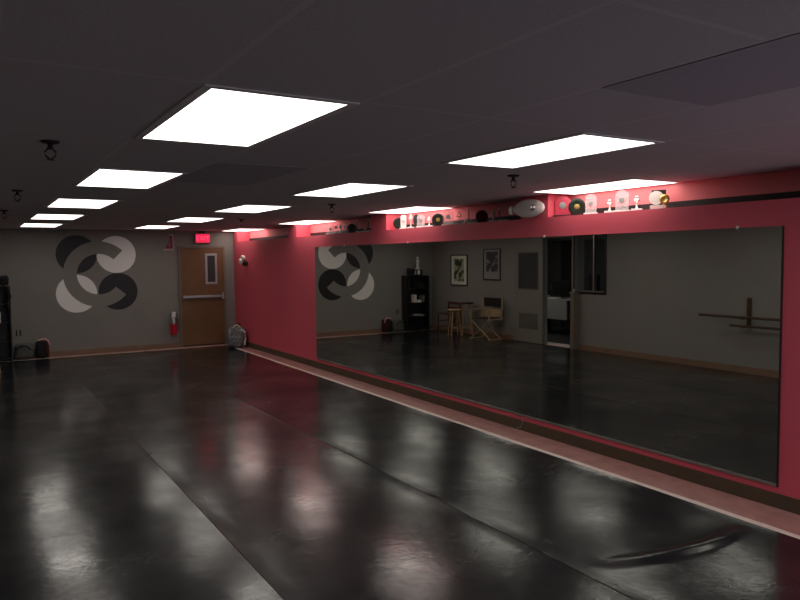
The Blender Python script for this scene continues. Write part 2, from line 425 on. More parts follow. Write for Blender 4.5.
# ------------------------------------------------------------------ mural
cx, cz, r0 = 2.103, CAMH-.250, .347
S = .01085  # metres per zoomed pixel across the mural
def P2(zx, zy): return cx+(zx-328)*S/2*1.0, 0
mur = thing('wall_mural', 'painted mural of four black and pale circles under a letter C', 'mural', (2.103, FAR, 1.536))
discs = [(-.375, .392, 'logo_black', 'black disc'), (.338, .385, 'logo_pale', 'pale disc'), (.352, -.340, 'logo_black', 'black disc'), (-.395, -.362, 'logo_pale', 'pale disc')]
def disc_bm(x, z, r, t0, t1, seg=72):
    b = B(); M4 = Matrix.Translation((x, -t0, z)) @ Matrix.Rotation(PI/2, 4, 'X')
    prism(b, [(r*math.cos(2*PI*k/seg), r*math.sin(2*PI*k/seg)) for k in range(seg)], t1-t0, M4); return b
for x, z, m_, l in discs:
    o = obj('painted_disc', disc_bm(x, z, .362, .0004, .0012), m_, mur); o['label'] = l
b = B(); poly = []
ri_, ro_ = .392, .635
a0, a1 = math.radians(46), math.radians(320)
for k in range(61): a = a0+(a1-a0)*k/60; poly.append((ro_*math.cos(a), ro_*math.sin(a)))
for k in range(61): a = a1-(a1-a0)*k/60; poly.append((ri_*math.cos(a), ri_*math.sin(a)))
vs0 = []
M4 = Matrix.Translation((.01, -.0014, .005)) @ Matrix.Rotation(PI/2, 4, 'X')
pf = [b.verts.new(M4 @ Vector((x, y, .0006))) for x, y in poly]
for k in range(60): b.faces.new((pf[k], pf[k+1], pf[120-k], pf[121-k]))
r = bmesh.ops.extrude_face_region(b, geom=list(b.faces))
for v in [g for g in r['geom'] if isinstance(g, bmesh.types.BMVert)]: v.co.y += .0005
o = obj('letter_c', b, 'grey_wall', mur); o['label'] = 'grey letter C across the discs'

# ------------------------------------------------------------------ far door, exit sign, corner things
dz = 2.035
b = B(); 
for (x0, x1, z0, z1) in ((3.625, 3.672, 0, dz+.05), (4.555, 4.602, 0, dz+.05), (3.672, 4.555, dz+.002, dz+.05)):
    box(b, x0, x1, FAR-.03, FAR-.0005, z0+.001, z1, .004)
struct('trim_6', b, 'door_frame', 'dull brown frame around the brown door', 'door frame')
b = B(); box(b, 3.675, 4.552, FAR-.022, FAR-.001, .012, dz); d1 = struct('door_1', b, 'wood_door', 'brown wooden exit door with a narrow window and push bar', 'door')
b = B()
for (x0, x1, z0, z1) in ((4.178,4.222,1.29,1.93), (4.383,4.427,1.29,1.93), (4.222,4.383,1.29,1.335), (4.222,4.383,1.885,1.93)): box(b, x0, x1, FAR-.030, FAR-.0225, z0, z1, .002)
obj('window_frame', b, 'alu', d1)
b = B(); box(b, 4.222, 4.383, FAR-.026, FAR-.0225, 1.335, 1.885); obj('pane', b, 'dark_glass', d1)
b = B(); box(b, 3.69, 4.50, FAR-.085, FAR-.050, 1.010, 1.062, .008); box(b, 3.69, 3.75, FAR-.052, FAR-.0225, 1.005, 1.067, .003); pb = obj('push_bar', b, 'alu', d1)
b = B(); box(b, 4.50, 4.545, FAR-.090, FAR-.0225, .965, 1.115, .006); obj('latch_case', b, 'alu', pb)
b = B(); box(b, 3.678, 4.549, FAR-.024, FAR-.0222, .012, .03); obj('door_sweep', b, 'black_plastic', d1)

def text_obj(s, size, depth, m, parent, M4):
    cu = bpy.data.curves.new('lettering', 'FONT'); cu.body = s; cu.size = size; cu.extrude = depth; cu.align_x = 'CENTER'; cu.align_y = 'CENTER'
    o = bpy.data.objects.new('tmp', cu); C.objects.link(o); bpy.context.view_layer.update()
    me = bpy.data.meshes.new_from_object(o.evaluated_get(bpy.context.evaluated_depsgraph_get()))
    bpy.data.objects.remove(o); me.transform(M4); me.materials.clear(); me.materials.append(M[m])
    q = bpy.data.objects.new('lettering', me); C.objects.link(q); q.parent = parent
    return q
ex = thing('exit_sign', 'glowing red exit sign above the brown door', 'exit sign', (4.13, FAR, 2.245))
b = B(); box(b, -.165, .165, -.06, -.0005, -.105, .105, .006); obj('housing', b, 'door_frame', ex)
b = B(); box(b, -.145, .145, -.064, -.0605, -.088, .088); fc = obj('face', b, 'exit_red', ex)
text_obj('EXIT', .135, .001, 'exit_letter', fc, Matrix.Translation((0, -.0655, 0)) @ Matrix.Rotation(PI/2, 4, 'X') @ Matrix.Scale(1.0, 4))
b = B(); box(b, -.06, .06, -.045, -.01, .105, .150); obj('mount', b, 'black_plastic', ex)

# V shaped extinguisher sign high on the wall
vs = thing('wall_sign', 'red wedge shaped wall sign with white edges above the extinguisher', 'sign', (3.455, FAR, 2.165))
def tri_panel(M4, m, poly, parent, nm, t_=.003):
    b = B(); prism(b, poly, t_, M4); return obj(nm, b, m, parent)
poly_o = [(-.095,-.13),(.075,-.13),(.062,.13),(.0,.13),(-.03,-.02)]
MX = Matrix.Translation((0,-.012,0)) @ Matrix.Rotation(PI/2, 4, 'X')
tri_panel(MX, 'sign_edge', [(x*1.30, y*1.28) for x, y in poly_o], vs, 'border')
tri_panel(Matrix.Translation((0,-.0155,0)) @ Matrix.Rotation(PI/2, 4, 'X'), 'red_sign', [(x*.98, y*1.02) for x, y in poly_o], vs, 'panel')
b = B(); box(b, -.006, .012, -.022, -.019, -.09, .09); obj('pictogram', b, 'grey_board', vs)
b = B(); box(b, -.03, .03, -.012, -.0005, -.05, .05); obj('bracket', b, 'grille', vs)

# fire extinguisher
fe = thing('fire_extinguisher', 'red fire extinguisher with a white tag hung beside the brown door', 'fire extinguisher', (3.475, FAR-.10, .28))
b = B(); lathe(b, [(0,0),(.055,0),(.066,.012),(.068,.03),(.068,.215),(.068,.22)]+[(.068,.22)], seg=24); obj('cylinder', b, 'red_paint', fe, True)
b = B(); lathe(b, [(.0685,.221),(.0685,.33),(.060,.365),(.030,.395),(.018,.40),(0,.40)], seg=24); o = obj('upper_cylinder', b, 'alu', fe, True); o['label'] = 'silver grey wrap around the upper body'
b = B(); lathe(b, [(0,.398),(.020,.398),(.020,.435),(0,.438)]); obj('valve', b, 'black_plastic', fe, True)
b = B(); box(b, -.012, .012, -.07, .03, .452, .462, .003, Matrix.Rotation(.2, 3, 'X')); box(b, -.012, .012, -.065, .02, .428, .436, .003); obj('handle', b, 'black_plastic', fe)
b = B(); tube(b, [(.02,0,.42),(.06,-.01,.43),(.085,-.02,.38),(.088,-.02,.25),(.085,-.02,.12)], .009); obj('hose', b, 'black_plastic', fe, True)
b = B(); box(b, -.045, .030, -.078, -.076, .375, .47, 0, Matrix.Rotation(.15, 3, 'Y')); obj('tag', b, 'white_plastic', fe)
b = B(); box(b, -.03, .03, .069, .0995, .16, .42, .003); obj('wall_bracket', b, 'black_plastic', fe)
# emergency light with two heads on pink wall
el = thing('emergency_light', 'two headed white emergency light on the pink wall near the corner', 'emergency light', (RW, 13.82, 1.775))
b = B(); box(b, -.05, -.0005, -.10, .10, -.10, -.02, .01); obj('battery_case', b, 'black_plastic', el)
for s, zc in ((-.055, .055), (.075, -.015)):
    M4 = Matrix.Translation((-.085, s, zc)) @ Matrix.Rotation(-PI/2-.2, 4, 'Y')
    b = B(); lathe(b, [(0,-.045),(.035,-.04),(.058,0),(.058,.022),(.05,.03),(0,.034)], M4=M4); h = obj('lamp_head', b, 'sconce', el, True)
    b = B(); tube(b, [(-.025,s*.6,-.02),(-.06,s,zc-.02)], .009); obj('swivel', b, 'black_plastic', h, True)

# backpack in the corner
bp = thing('backpack', 'mottled grey backpack standing in the corner by the brown door', 'backpack', (4.565, 13.86, .010), -.35)
b = B(); blob(b, (0,0,.21), (.20,.12,.21), .62, 28, lump=.10, seed=2); obj('body', b, 'pack', bp, True)
b = B(); blob(b, (-.02,-.115,.135), (.145,.05,.115), .6, 24, lump=.1, seed=5); obj('front_pocket', b, 'pack', bp, True)
b = B(); tube(b, [(-.05,-.06,.405),(-.03,-.07,.45),(.04,-.07,.46),(.085,-.06,.405)], .013); o = obj('top_handle', b, 'white_plastic', bp, True); o['label'] = 'white carrying loop'
b = B(); tube(b, [(.10,-.11,.38),(.175,-.135,.32),(.19,-.13,.18),(.165,-.12,.05)], .016); o = obj('side_strap', b, 'white_plastic', bp, True); o['label'] = 'pale side strap'
b = B(); tube(b, [(-.11,-.11,.38),(-.13,-.16,.28),(-.14,-.14,.10)], .009); obj('zip_pull', b, 'alu', bp, True)
b = B(); blob(b, (.06,.0,.445), (.035,.03,.045), .9, 14); obj('top_clip', b, 'black_plastic', bp, True)

# gym bags near the black shelf
gb = thing('gym_bag', 'slouched grey duffel bag on the floor beside the black shelf', 'bag', (.775, 14.475, .002), .0)
b = B(); blob(b, (0,0,.150), (.163,.115,.148), .75, 28, lump=.22, seed=9); obj('body', b, 'grey_cloth', gb, True)
b = B(); tube(b, [(-.13,-.09,.20),(-.06,-.12,.27),(.05,-.11,.25),(.10,-.10,.18)], .012); obj('strap', b, 'black_cloth', gb, True)
gb2 = thing('gym_bag', 'dark red and black bag with pale pink clothing on top', 'bag', (1.068, 14.48, .002), 0)
b = B(); blob(b, (-.015,0,.165), (.095,.11,.165), .55, 24, lump=.12, seed=3); obj('body', b, 'black_cloth', gb2, True)
b = B(); blob(b, (.085,-.01,.170), (.030,.095,.155), .5, 20, lump=.1, seed=4); obj('side_panel', b, 'dark_red_cloth', gb2, True)
b = B(); tube(b, [(-.08,-.06,.335),(-.02,-.06,.355),(.05,-.06,.365),(.10,-.07,.32),(.118,-.08,.25)], [.008,.014,.018,.014,.008]); o = obj('draped_clothing', b, 'pink_cloth', gb2, True); o['label'] = 'pale pink fabric bunched on top'
wo = thing('wall_outlet', 'pair of small black slots low on the wall above the duffel bag', 'outlet', (.70, FAR, .485))
for s in (-.03, .03):
    b = B(); box(b, s-.013, s+.013, -.009, -.0005, -.06, .06, .003); obj('slot', b, 'black_plastic', wo)

# black shelf unit
sx0, sx1, sy0, sy1, sh = -.075, .585, 14.40-.05, FAR-.013, 1.365
st = thing('shelf_unit', 'tall black shelf unit in the far corner by the grey bags', 'shelf', (0,0,0))
b = B(); box(b, sx0, sx1, sy1-.012, sy1, .005, sh); obj('back_panel', b, 'black_plastic', st)
for x in (sx0, sx1-.022):
    b = B(); box(b, x, x+.022, sy0, sy1-.012, .005, sh, .002); obj('side_panel', b, 'black_plastic', st)
for z in (.04, .355, .69, 1.03, sh-.022):
    b = B(); box(b, sx0+.022, sx1-.022, sy0+.005, sy1-.012, z, z+.02); obj('shelf', b, 'black_plastic', st)
def blk(name, label, cat, x0, x1, y0, y1, z0, z1, m_, grp=None, bev=.004):
    b = B(); box(b, x0, x1, y0, y1, z0, z1, bev); o = obj(name, b, m_, origin=((x0+x1)/2, (y0+y1)/2, z0)); return tag(o, label, cat, grp)
sb = thing('storage_box', 'small black box on top of the black shelf with a white label', 'box', (.27, 14.34, sh+.001))
b = B(); box(b, -.085, .085, -.09, .09, 0, .15, .004); obj('body', b, 'black_plastic', sb)
b = B(); box(b, -.01, .06, -.0925, -.0905, .03, .13); o = obj('label', b, 'paper', sb)
b = B(); box(b, .0855, .088, -.06, .05, .03, .13); obj('label', b, 'paper', sb)
sg = thing('figurine_trophy', 'pale figurine trophy standing on the black box atop the shelf', 'trophy', (.27, 14.34, sh+.152))
b = B(); lathe(b, [(0,0),(.06,0),(.06,.03),(.035,.05),(.028,.07),(0,.07)]); obj('base', b, 'white_marble', sg, True)
b = B(); lathe(b, [(0,.068),(.03,.07),(.042,.10),(.03,.14),(.048,.17),(.05,.20),(.025,.225),(.015,.235),(.03,.255),(.032,.28),(.02,.30),(0,.305)], seg=14); obj('figure', b, 'white_marble', sg, True)
b = B(); blob(b, (0,0,0), (.085,.12,.085), .8, 24, lump=.3, seed=11)
tag(obj('folded_coat', b, 'black_cloth', smooth=True), 'dark bundled coat heaped on the shelf top corner', 'coat').location = (.485, 14.34, sh+.098)
b = B()
tube(b, [(0,0,0),(.02,.0,-.15),(.0,.01,-.32),(.02,0,-.45)], [.02,.035,.03,.012], 12)
tag(obj('hanging_cloth', b, 'black_cloth', smooth=True), 'black cloth hanging down the side of the shelf', 'cloth').location = (.545, 14.27, sh-.03)
for i, (x, w, h, z, m_, l) in enumerate([(.17,.05,.17,.712,'grey_cloth','grey upright binder on the middle shelf'), (.30,.10,.06,.712,'paper','low stack of white paper on the middle shelf'), (.40,.03,.19,.712,'paper','white upright folder on the middle shelf'),
                                       (.28,.22,.045,.377,'grey_board','flat grey box on the lower shelf'), (.25,.15,.12,1.052,'black_cloth','dark bag shape on the upper shelf')]):
    blk('shelf_box' if i > 2 else 'paper_stack', l, 'shelf item', x-w/2, x+w/2, 14.22, 14.42, z, z+h, m_)

# ------------------------------------------------------------------ trophies on the ledge
TX = 4.925; TZ = LEDGE+.001
def plaque(y, w, h, label, name='acrylic_plaque', m_='acrylic', base='white_plastic', slim=.02):
    t = thing(name, label, 'trophy', (TX, y, TZ), math.atan2(y,4.9)+random.uniform(-.25,.05), 'awards along the ledge')
    b = B(); box(b, -.035, .035, -w/2-.012, w/2+.012, 0, .018, .003); obj('base', b, base, t)
    b = B()
    seg = 12; poly = [(-w/2, 0), (w/2, 0)]+[(w/2*math.cos(a), h-.018-w*.35+w*.35*math.sin(a)) for a in [PI*k/seg for k in range(seg+1)]]
    prism(b, poly, .014, Matrix.Translation((-.007,0,.0185)) @ Matrix.Rotation(PI/2, 4, 'Z') @ Matrix.Rotation(PI/2, 4, 'X')); obj('plate', b, m_, t)
    b = B(); lathe(b, [(0,0),(w*.22,0),(w*.22,.003),(0,.003)], M4=Matrix.Translation((-.0085,0,h*.55)) @ Matrix.Rotation(-PI/2, 4, 'Y')); obj('emblem', b, 'silver', t)
    return t
def cup(y, h, label, m_='silver', base='white_plastic'):
    t = thing('figure_trophy', label, 'trophy', (TX, y, TZ), math.atan2(y,4.9)-.1, 'awards along the ledge')
    b = B(); box(b, -.032, .032, -.045, .045, 0, .022, .003); obj('base', b, base, t)
    k = h-.022
    b = B(); lathe(b, [(0,0),(.014,0),(.008,.12*k),(.007,.45*k),(.016,.5*k),(.026,.62*k),(.024,.74*k),(.010,.82*k),(.015,.9*k),(.012,.97*k),(0,k)], M4=Matrix.Translation((0,0,.0225)), seg=14); obj('figure', b, m_, t, True)
    return t
def pole(y, h, label, topped=True):
    t = thing('column_trophy', label, 'trophy', (TX, y, TZ), math.atan2(y,4.9)-.1, 'awards along the ledge')
    b = B(); box(b, -.032, .032, -.055, .055, 0, .02, .003); obj('base', b, 'white_plastic', t)
    b = B(); box(b, -.006, .006, .035, .047, .0205, h-.03, .001); obj('column', b, 'dark_wood', t)
    b = B(); blob(b, (0,.041,h-.022), (.011,.011,.022), .8, 12); obj('finial', b, 'silver', t, True)
    return t
def plate(y, r, label, rim='green_black', centre='gold', yaw=-.5):
    t = thing('award_plate', label, 'award plate', (TX, y, TZ), math.atan2(y,4.9)-.15, 'awards along the ledge')
    M4 = Matrix.Translation((0,0,r+.006)) @ Matrix.Rotation(-PI/2, 4, 'Y') @ Matrix.Scale(1,4)
    b = B(); lathe(b, [(0,-.006),(r*.9,-.004),(r,0),(r,.004),(r*.86,.008),(r*.6,.004),(0,.004)], seg=32, M4=M4); obj('disc', b, rim, t, True)
    b = B(); lathe(b, [(0,.0045),(r*.34,.0045),(r*.30,.010),(0,.012)], seg=8, M4=M4); obj('medallion', b, centre, t, True)
    for q in (-.5, .5):
        b = B(); tube(b, [(-.022,q*r,.004),(-.010,q*r,.03),(.028,q*r*.9,.004)], .004, 6); obj('easel_foot', b, 'black_wire', t)
    return t
# second niche (left to right in the photograph = far to near)
plaque(10.13, .13, .165, 'clear acrylic award, first in the second niche from the corner')
plaque(9.93, .12, .19, 'clear acrylic award, second in the second niche from the corner')
cup(9.78, .15, 'small silver figure award between the acrylics of the second niche')
plaque(9.64, .10, .19, 'narrow clear award just before the dark round plate of second niche')
plate(9.40, .070, 'dark round award plate in the second niche from the corner', centre='green_black')
pole(9.15, .200, 'thin column trophy with a shiny top just right of a dark plate')
cup(8.98, .06, 'very short pale award between two column trophies')
pole(8.80, .195, 'thin column trophy at the near end of the second niche')
# third niche
plate(8.035, .078, 'dark oval award plate at the far end of the third niche', centre='green_black')
plaque(7.92, .075, .19, 'narrow white column award beside the dark oval plate', m_='white_plastic')
cup(7.74, .19, 'white figure award with a black backing in the third niche', m_='white_marble')
b = B(); lathe(b, [(0,0),(.07,0),(.07,.006),(0,.006)], M4=Matrix.Translation((TX+.06, 7.70, TZ+.118)) @ Matrix.Rotation(-PI/2, 4, 'Y')); box(b, TX+.052, TX+.062, 7.66, 7.74, TZ, TZ+.06)
tag(obj('award_shield', b, 'black_plastic', smooth=True), 'round black award standing behind a white figure award', 'award plate')
plaque(7.50, .10, .17, 'short clear award between the white figure and round medal plate')
cup(7.31, .13, 'short silver figure award just left of the gold centred plate')
plate(7.115, .078, 'round dark plate with a gold centre in the third niche')
plaque(6.90, .13, .19, 'tall clear award just right of the gold centred round plate')
pk = thing('award_easel', 'slanted white wedge award with a small grey triangle', 'trophy', (TX, 6.68, TZ), .8, 'awards along the ledge')
b = B(); box(b, -.03,.03,-.075,.05,0,.016,.003); obj('base', b, 'white_plastic', pk)
b = B(); tube(b, [(-.0,-.06,.018),(0,-.085,.065)], .010, 8); obj('arm', b, 'white_plastic', pk)
b = B(); tube(b, [(.0,-.03,.10),(0,.0,.155),(0,.03,.10),(0,-.03,.10)], .006, 6); tube(b, [(0,0,.016),(0,0,.10)], .004, 6); obj('triangle', b, 'grille', pk)
pole(6.42, .200, 'white tipped thin column trophy in the dim part of third niche')
plate(6.25, .070, 'dark purple round plate in the dim part of third niche', rim='dark_red_cloth', centre='dark_red_cloth')
cup(6.05, .13, 'small dim figure trophy on a bright white base')
pole(5.88, .165, 'L shaped silver trophy left of the big silver platter')
# oval fitting on the pier
pl = thing('oval_wall_fitting', 'large oval grey fitting with a bright round knob mounted between two trophy niches', 'wall fitting', (RW, 5.32, 2.275))
M4 = Matrix.Rotation(-PI/2, 4, 'Y')
def oval(bb, prof, oy, sy, sz, seg=48):
    n0 = len(bb.verts); lathe(bb, prof, seg=seg); bb.verts.ensure_lookup_table()
    for v in bb.verts[n0:]:
        v.co.y *= sy; v.co.x *= sz
        if v.co.y > 0: v.co.x *= 1-.30*min(1, v.co.y/.24)**2
        v.co = M4 @ v.co; v.co.y += oy
bb = B(); oval(bb, [(0,.0008),(.080,.0008),(.090,.012),(.090,.040),(.078,.062),(.05,.072),(0,.078)], -.01, 2.45, 1.0)
obj('shell', bb, 'fitting_grey', pl, True)
bb = B(); oval(bb, [(0,.074),(.030,.072),(.028,.088),(.018,.098),(0,.102)], -.13, 1, 1, 24); kb = obj('knob_ring', bb, 'alu', pl, True)
bb = B(); blob(bb, (-.103, -.13, 0), (.014,.016,.016), 1, 14); o = obj('bulb_cap', bb, 'white_plastic', kb, True)
bb = B(); blob(bb, (-.035, .235, -.005), (.034,.035,.045), .9, 18); obj('side_nose', bb, 'fitting_grey', pl, True)
# fourth niche
plaque(4.985, .15, .20, 'pink upright award at the far end of the fourth niche', m_='pink_award', base='black_plastic')
plate(4.80, .081, 'round dark green award plate with gold at its centre, fourth niche')
plaque(4.625, .10, .19, 'tall clear award just right of the green round plate')
cup(4.40, .125, 'short silver figure award between two tall clear awards')
plaque(4.26, .115, .195, 'tallest clear award in the niche nearest the viewer')
cup(4.10, .135, 'silver figure award next to the white and gold medal')
wm = thing('medal_award', 'white round medal award with a gold rosette beside it', 'trophy', (TX, 3.885, TZ), .5, 'awards along the ledge')
b = B(); box(b, -.035,.035,-.07,.055,0,.035,.003); obj('base', b, 'white_plastic', wm)
b = B(); lathe(b, [(0,0),(.058,0),(.058,.012),(0,.014)], seg=28, M4=Matrix.Translation((0,.01,.098)) @ Matrix.Rotation(-PI/2, 4, 'Y')); obj('medal', b, 'white_plastic', wm, True)
b = B(); box(b, .002, .01, -.065, .05, .05, .165); obj('backing', b, 'green_black', wm)
b = B(); lathe(b, [(0,0),(.040,0),(.040,.010),(.026,.014),(.020,.010),(0,.012)], seg=20, M4=Matrix.Translation((-.02,-.058,.085)) @ Matrix.Rotation(-PI/2, 4, 'Y')); tube(b, [(-.024,-.058,.05),(-.024,-.052,.004)], .012, 8); obj('rosette', b, 'gold', wm, True)

# ------------------------------------------------------------------ framed pictures on left wall
def picture(y0, y1, z0, z1, mount, pic, label, bl, br, bt, bb_):
    t = thing('framed_photo', label, 'framed picture', (LW, (y0+y1)/2, (z0+z1)/2), 0, 'framed photographs on the grey wall')
    w = (y1-y0)/2; h = (z1-z0)/2; f = .022
    b = B()
    for (a0, a1, c0, c1) in ((-w,-w+f,-h,h), (w-f,w,-h,h), (-w+f,w-f,-h,-h+f), (-w+f,w-f,h-f,h)): box(b, .0005, .024, a0, a1, c0, c1, .002)
    obj('frame', b, 'black_plastic', t)
    b = B(); box(b, .0005, .012, -w+f, w-f, -h+f, h-f); obj('mount', b, mount, t)
    b = B(); box(b, .0125, .014, -w+bl, w-br, -h+bb_, h-bt); obj('print', b, pic, t)
    return t
picture(13.12, 13.78, 1.13, 1.86, 'mat_board', 'photo_pale', 'framed portrait photo with a cream mount, nearer the black shelf', .14, .13, .10, .10)
picture(11.92, 12.52, 1.285, 1.985, 'grey_board', 'photo_dark', 'framed dark dancer photo with a grey mount, nearer the door', .09, .10, .07, .19)

# ------------------------------------------------------------------ stools and director chair
def leg(b, p0, p1, r): tube(b, [p0, p1], r, 10)
def stool(loc, h, rs, wood, seat, label, rz=.3):
    t = thing('bar_stool', label, 'stool', loc, rz)
    b = B(); lathe(b, [(0,h-.032),(rs*.92,h-.032),(rs,h-.022),(rs,h-.008),(rs*.93,h),(0,h-.003)], seg=28); obj('seat', b, seat, t, True)
    R1, R2 = rs*.62, rs*1.06
    P = [(math.cos(a), math.sin(a)) for a in (PI/4, 3*PI/4, 5*PI/4, 7*PI/4)]
    for c, s in P:
        b = B(); leg(b, (R1*c, R1*s, h-.033), (R2*c, R2*s, 0), [.017,.014]); obj('leg', b, wood, t, True)
    for i, zz in enumerate((.18, .24, .18, .24)):
        k = zz/(h-.033); R_ = R2+(R1-R2)*k; a, c = P[i], P[(i+1)%4]
        b = B(); leg(b, (R_*a[0], R_*a[1], zz), (R_*c[0], R_*c[1], zz), .009); obj('rung', b, wood, t, True)
    return t
FZ = .0105
stool((.19, 12.93, FZ), .61, .155, 'oak', 'oak', 'shorter light wooden round stool between the red stool and tall stool')
stool((-.09, 12.84, FZ), .755, .165, 'oak', 'dark_wood', 'tall round stool with a dark seat beside the director chair', .5)
# dark red square stool with low back rail
t = thing('wooden_chair', 'dark red wooden high chair farthest left in the seating group', 'chair', (-.08, 13.52, FZ), 0)
b = B(); box(b, -.17, .17, -.25, .25, .44, .465, .006); obj('seat', b, 'red_wood', t)
for sx in (-1, 1):
    for sy in (-1, 1):
        b = B(); box(b, sx*.155-.014, sx*.155+.014, sy*.235-.014, sy*.235+.014, 0, .73 if sx < 0 else .4395, .003); obj('leg', b, 'red_wood', t)
for z in (.70, .58):
    b = B(); box(b, -.165, -.148, -.220, .220, z-.026, z+.026, .003); obj('back_rail', b, 'red_wood', t)
for z in (.14, .28):
    for sy in (-1, 1):
        b = B(); box(b, -.140, .140, sy*.235-.008, sy*.235+.008, z-.01, z+.01); obj('stretcher', b, 'red_wood', t)
# director chair (folding X legs), facing the mirror
t = thing('director_chair', 'folding director chair with pale wooden legs and dark canvas back', 'chair', (.045, 11.97, FZ), -.12)
w = .285; d = .21
for sy in (-1, 1):
    # side frame: floor rail, arm post, armrest
    b = B(); box(b, -d, d, sy*w-.014, sy*w+.014, 0, .028, .004); obj('floor_rail', b, 'pale_wood', t)
    b = B(); box(b, -d-.01, d+.02, sy*w-.024, sy*w+.024, .640, .660, .004); obj('armrest', b, 'pale_wood', t)
    for xa in (-d+.005, d-.035):
        b = B(); box(b, xa, xa+.03, sy*w-.012, sy*w+.012, .46, .6395, .003); obj('arm_post', b, 'pale_wood', t)
    b = B(); box(b, -d, d, sy*w-.014, sy*w+.014, .43, .4595, .004); obj('seat_rail', b, 'pale_wood', t)
    b = B(); box(b, -d-.012, -d+.012, sy*w-.012, sy*w+.012, .6605, .90, .003); obj('back_post', b, 'pale_wood', t)
for x in (-.15, .17):
    for s in (-1, 1):
        b = B(); dx = .012*s
        tube(b, [(x+dx, -s*w, .030), (x+dx, s*w, .43)], .013, 8); obj('cross_leg', b, 'pale_wood', t)
b = B(); box(b, -.19, .20, -w+.012, w-.012, .452, .459); 
for v in b.verts: v.co.z -= 0
obj('canvas_seat', b, 'dark_red_cloth', t)
b = B(); box(b, -d-.018, -d-.013, -w-.015, w+.015, .70, .895, .002); bk = obj('canvas_back', b, 'black_cloth', t)
b = B()
for k in range(5): box(b, -d-.0125, -d-.0115, -.13+k*.055, -.095+k*.055, .79, .81, 0)
o = obj('stitched_patch', b, 'dark_red_cloth', bk)
b = B(); box(b, -d-.010, -d-.006, -w+.02, w-.02, .48, .66, .001); obj('back_sling', b, 'pale_wood', t)

# ------------------------------------------------------------------ doorway and reception window in the left wall
b = B()
for (y0, y1, z0, z1) in ((DY0-.04, DY0, .001, DZ+.05), (DY0, DY1, DZ, DZ+.05)): box(b, LW+.0005, LW+.018, y0, y1, z0, z1, .003)
struct('trim_7', b, 'grey_door', 'grey frame around the open doorway seen in the mirror', 'door frame')
b = B(); box(b, LW+.022, LW+.060, DY1+.004, DY1+.90, .012, DZ+.02, .003); d2 = struct('door_2', b, 'grey_door', 'grey door folded open against the wall, seen in the mirror', 'door')
b = B()
ya, yb = DY1+.14, DY1+.72
for (y0, y1, z0, z1) in ((ya-.025,ya,1.11,1.90), (yb,yb+.025,1.11,1.90), (ya,yb,1.11,1.135), (ya,yb,1.875,1.90)): box(b, LW+.0605, LW+.068, y0, y1, z0, z1)
obj('window_frame', b, 'grille', d2)
b = B(); box(b, LW+.0605, LW+.064, ya, yb, 1.135, 1.875); obj('pane', b, 'dark_glass', d2)
gr = B(); box(gr, LW+.0605, LW+.066, ya, yb, .30, .62, .002)
for k in range(12): box(gr, LW+.066, LW+.070, ya+.02, yb-.02, .315+k*.025, .327+k*.025)
obj('vent_grille', gr, 'grille', d2)
b = B(); tube(b, [(LW+.0605,DY1+.84,.98),(LW+.11,DY1+.84,.98),(LW+.11,DY1+.75,.98)], .010, 8); obj('handle', b, 'alu', d2)
# half height gate post beside the doorway
hp = thing('half_post', 'waist high grey post at the doorway under the reception window', 'post', (LW, DY0-.15, .001))
b = B(); box(b, .0008, .16, -.045, .045, .008, 1.09, .004); obj('post_body', b, 'door_frame', hp)
b = B(); box(b, .0008, .18, -.06, .06, 1.0905, 1.11, .004); obj('cap', b, 'grey_door', hp)
b = B(); lathe(b, [(0,1.1105),(.018,1.1105),(.014,1.125),(.024,1.145),(.016,1.165),(0,1.17)], cx=.10); obj('knob', b, 'alu', hp, True)
b = B()
for (y0, y1, z0, z1) in ((WY0-.035, WY0, WZ0-.035, WZ1+.03), (WY1, WY1+.022, WZ0-.035, WZ1+.03), (WY0, WY1, WZ0-.035, WZ0), (WY0, WY1, WZ1, WZ1+.03)): box(b, LW+.0005, LW+.02, y0, y1, z0, z1, .003)
w1 = struct('window_1', b, 'black_plastic', 'dark framed reception window seen in the mirror', 'window')
b = B(); box(b, LW-.06, LW+.012, WY0+.26, WY0+.285, WZ0+.001, WZ1-.001, .002); o = obj('mullion', b, 'alu', w1)
b = B(); box(b, LW-.065, LW+.05, WY0+.001, WY1-.001, WZ0+.0005, WZ0+.025, .003); obj('counter', b, 'grille', w1)

# office behind the left wall
ox0, ox1, oy0, oy1 = -3.6, LW-.07, 8.0, 14.2
b = B(); box(b, ox0, ox1, oy0, oy1, -.12, -.001); struct('floor_office', b, 'office_floor', 'dark floor of the office behind the doorway', 'floor')
b = B(); box(b, ox0, ox1, oy0, oy1, CEIL, CEIL+.1); struct('ceiling_office', b, 'office_wall', 'plain ceiling of the office behind the doorway', 'ceiling')
b = B(); box(b, ox0-.1, ox0, oy0, oy1, 0, CEIL); struct('wall_office_left', b, 'office_wall', 'grey back wall of the office', 'wall')
b = B(); box(b, ox0, ox1, oy1, oy1+.1, 0, CEIL); struct('wall_office_far', b, 'office_dark', 'dark end wall of the office', 'wall')
b = B(); box(b, ox0, ox1, oy0-.1, oy0, 0, CEIL); struct('wall_office_near', b, 'office_wall', 'pale side wall of the office', 'wall')
b = B(); box(b, ox1-.30, ox1-.001, DY0-.3, DY1+.3, .0, .006); tag(obj('threshold_mat', b, 'tape'), 'pale floor strip on the doorway threshold', 'mat')
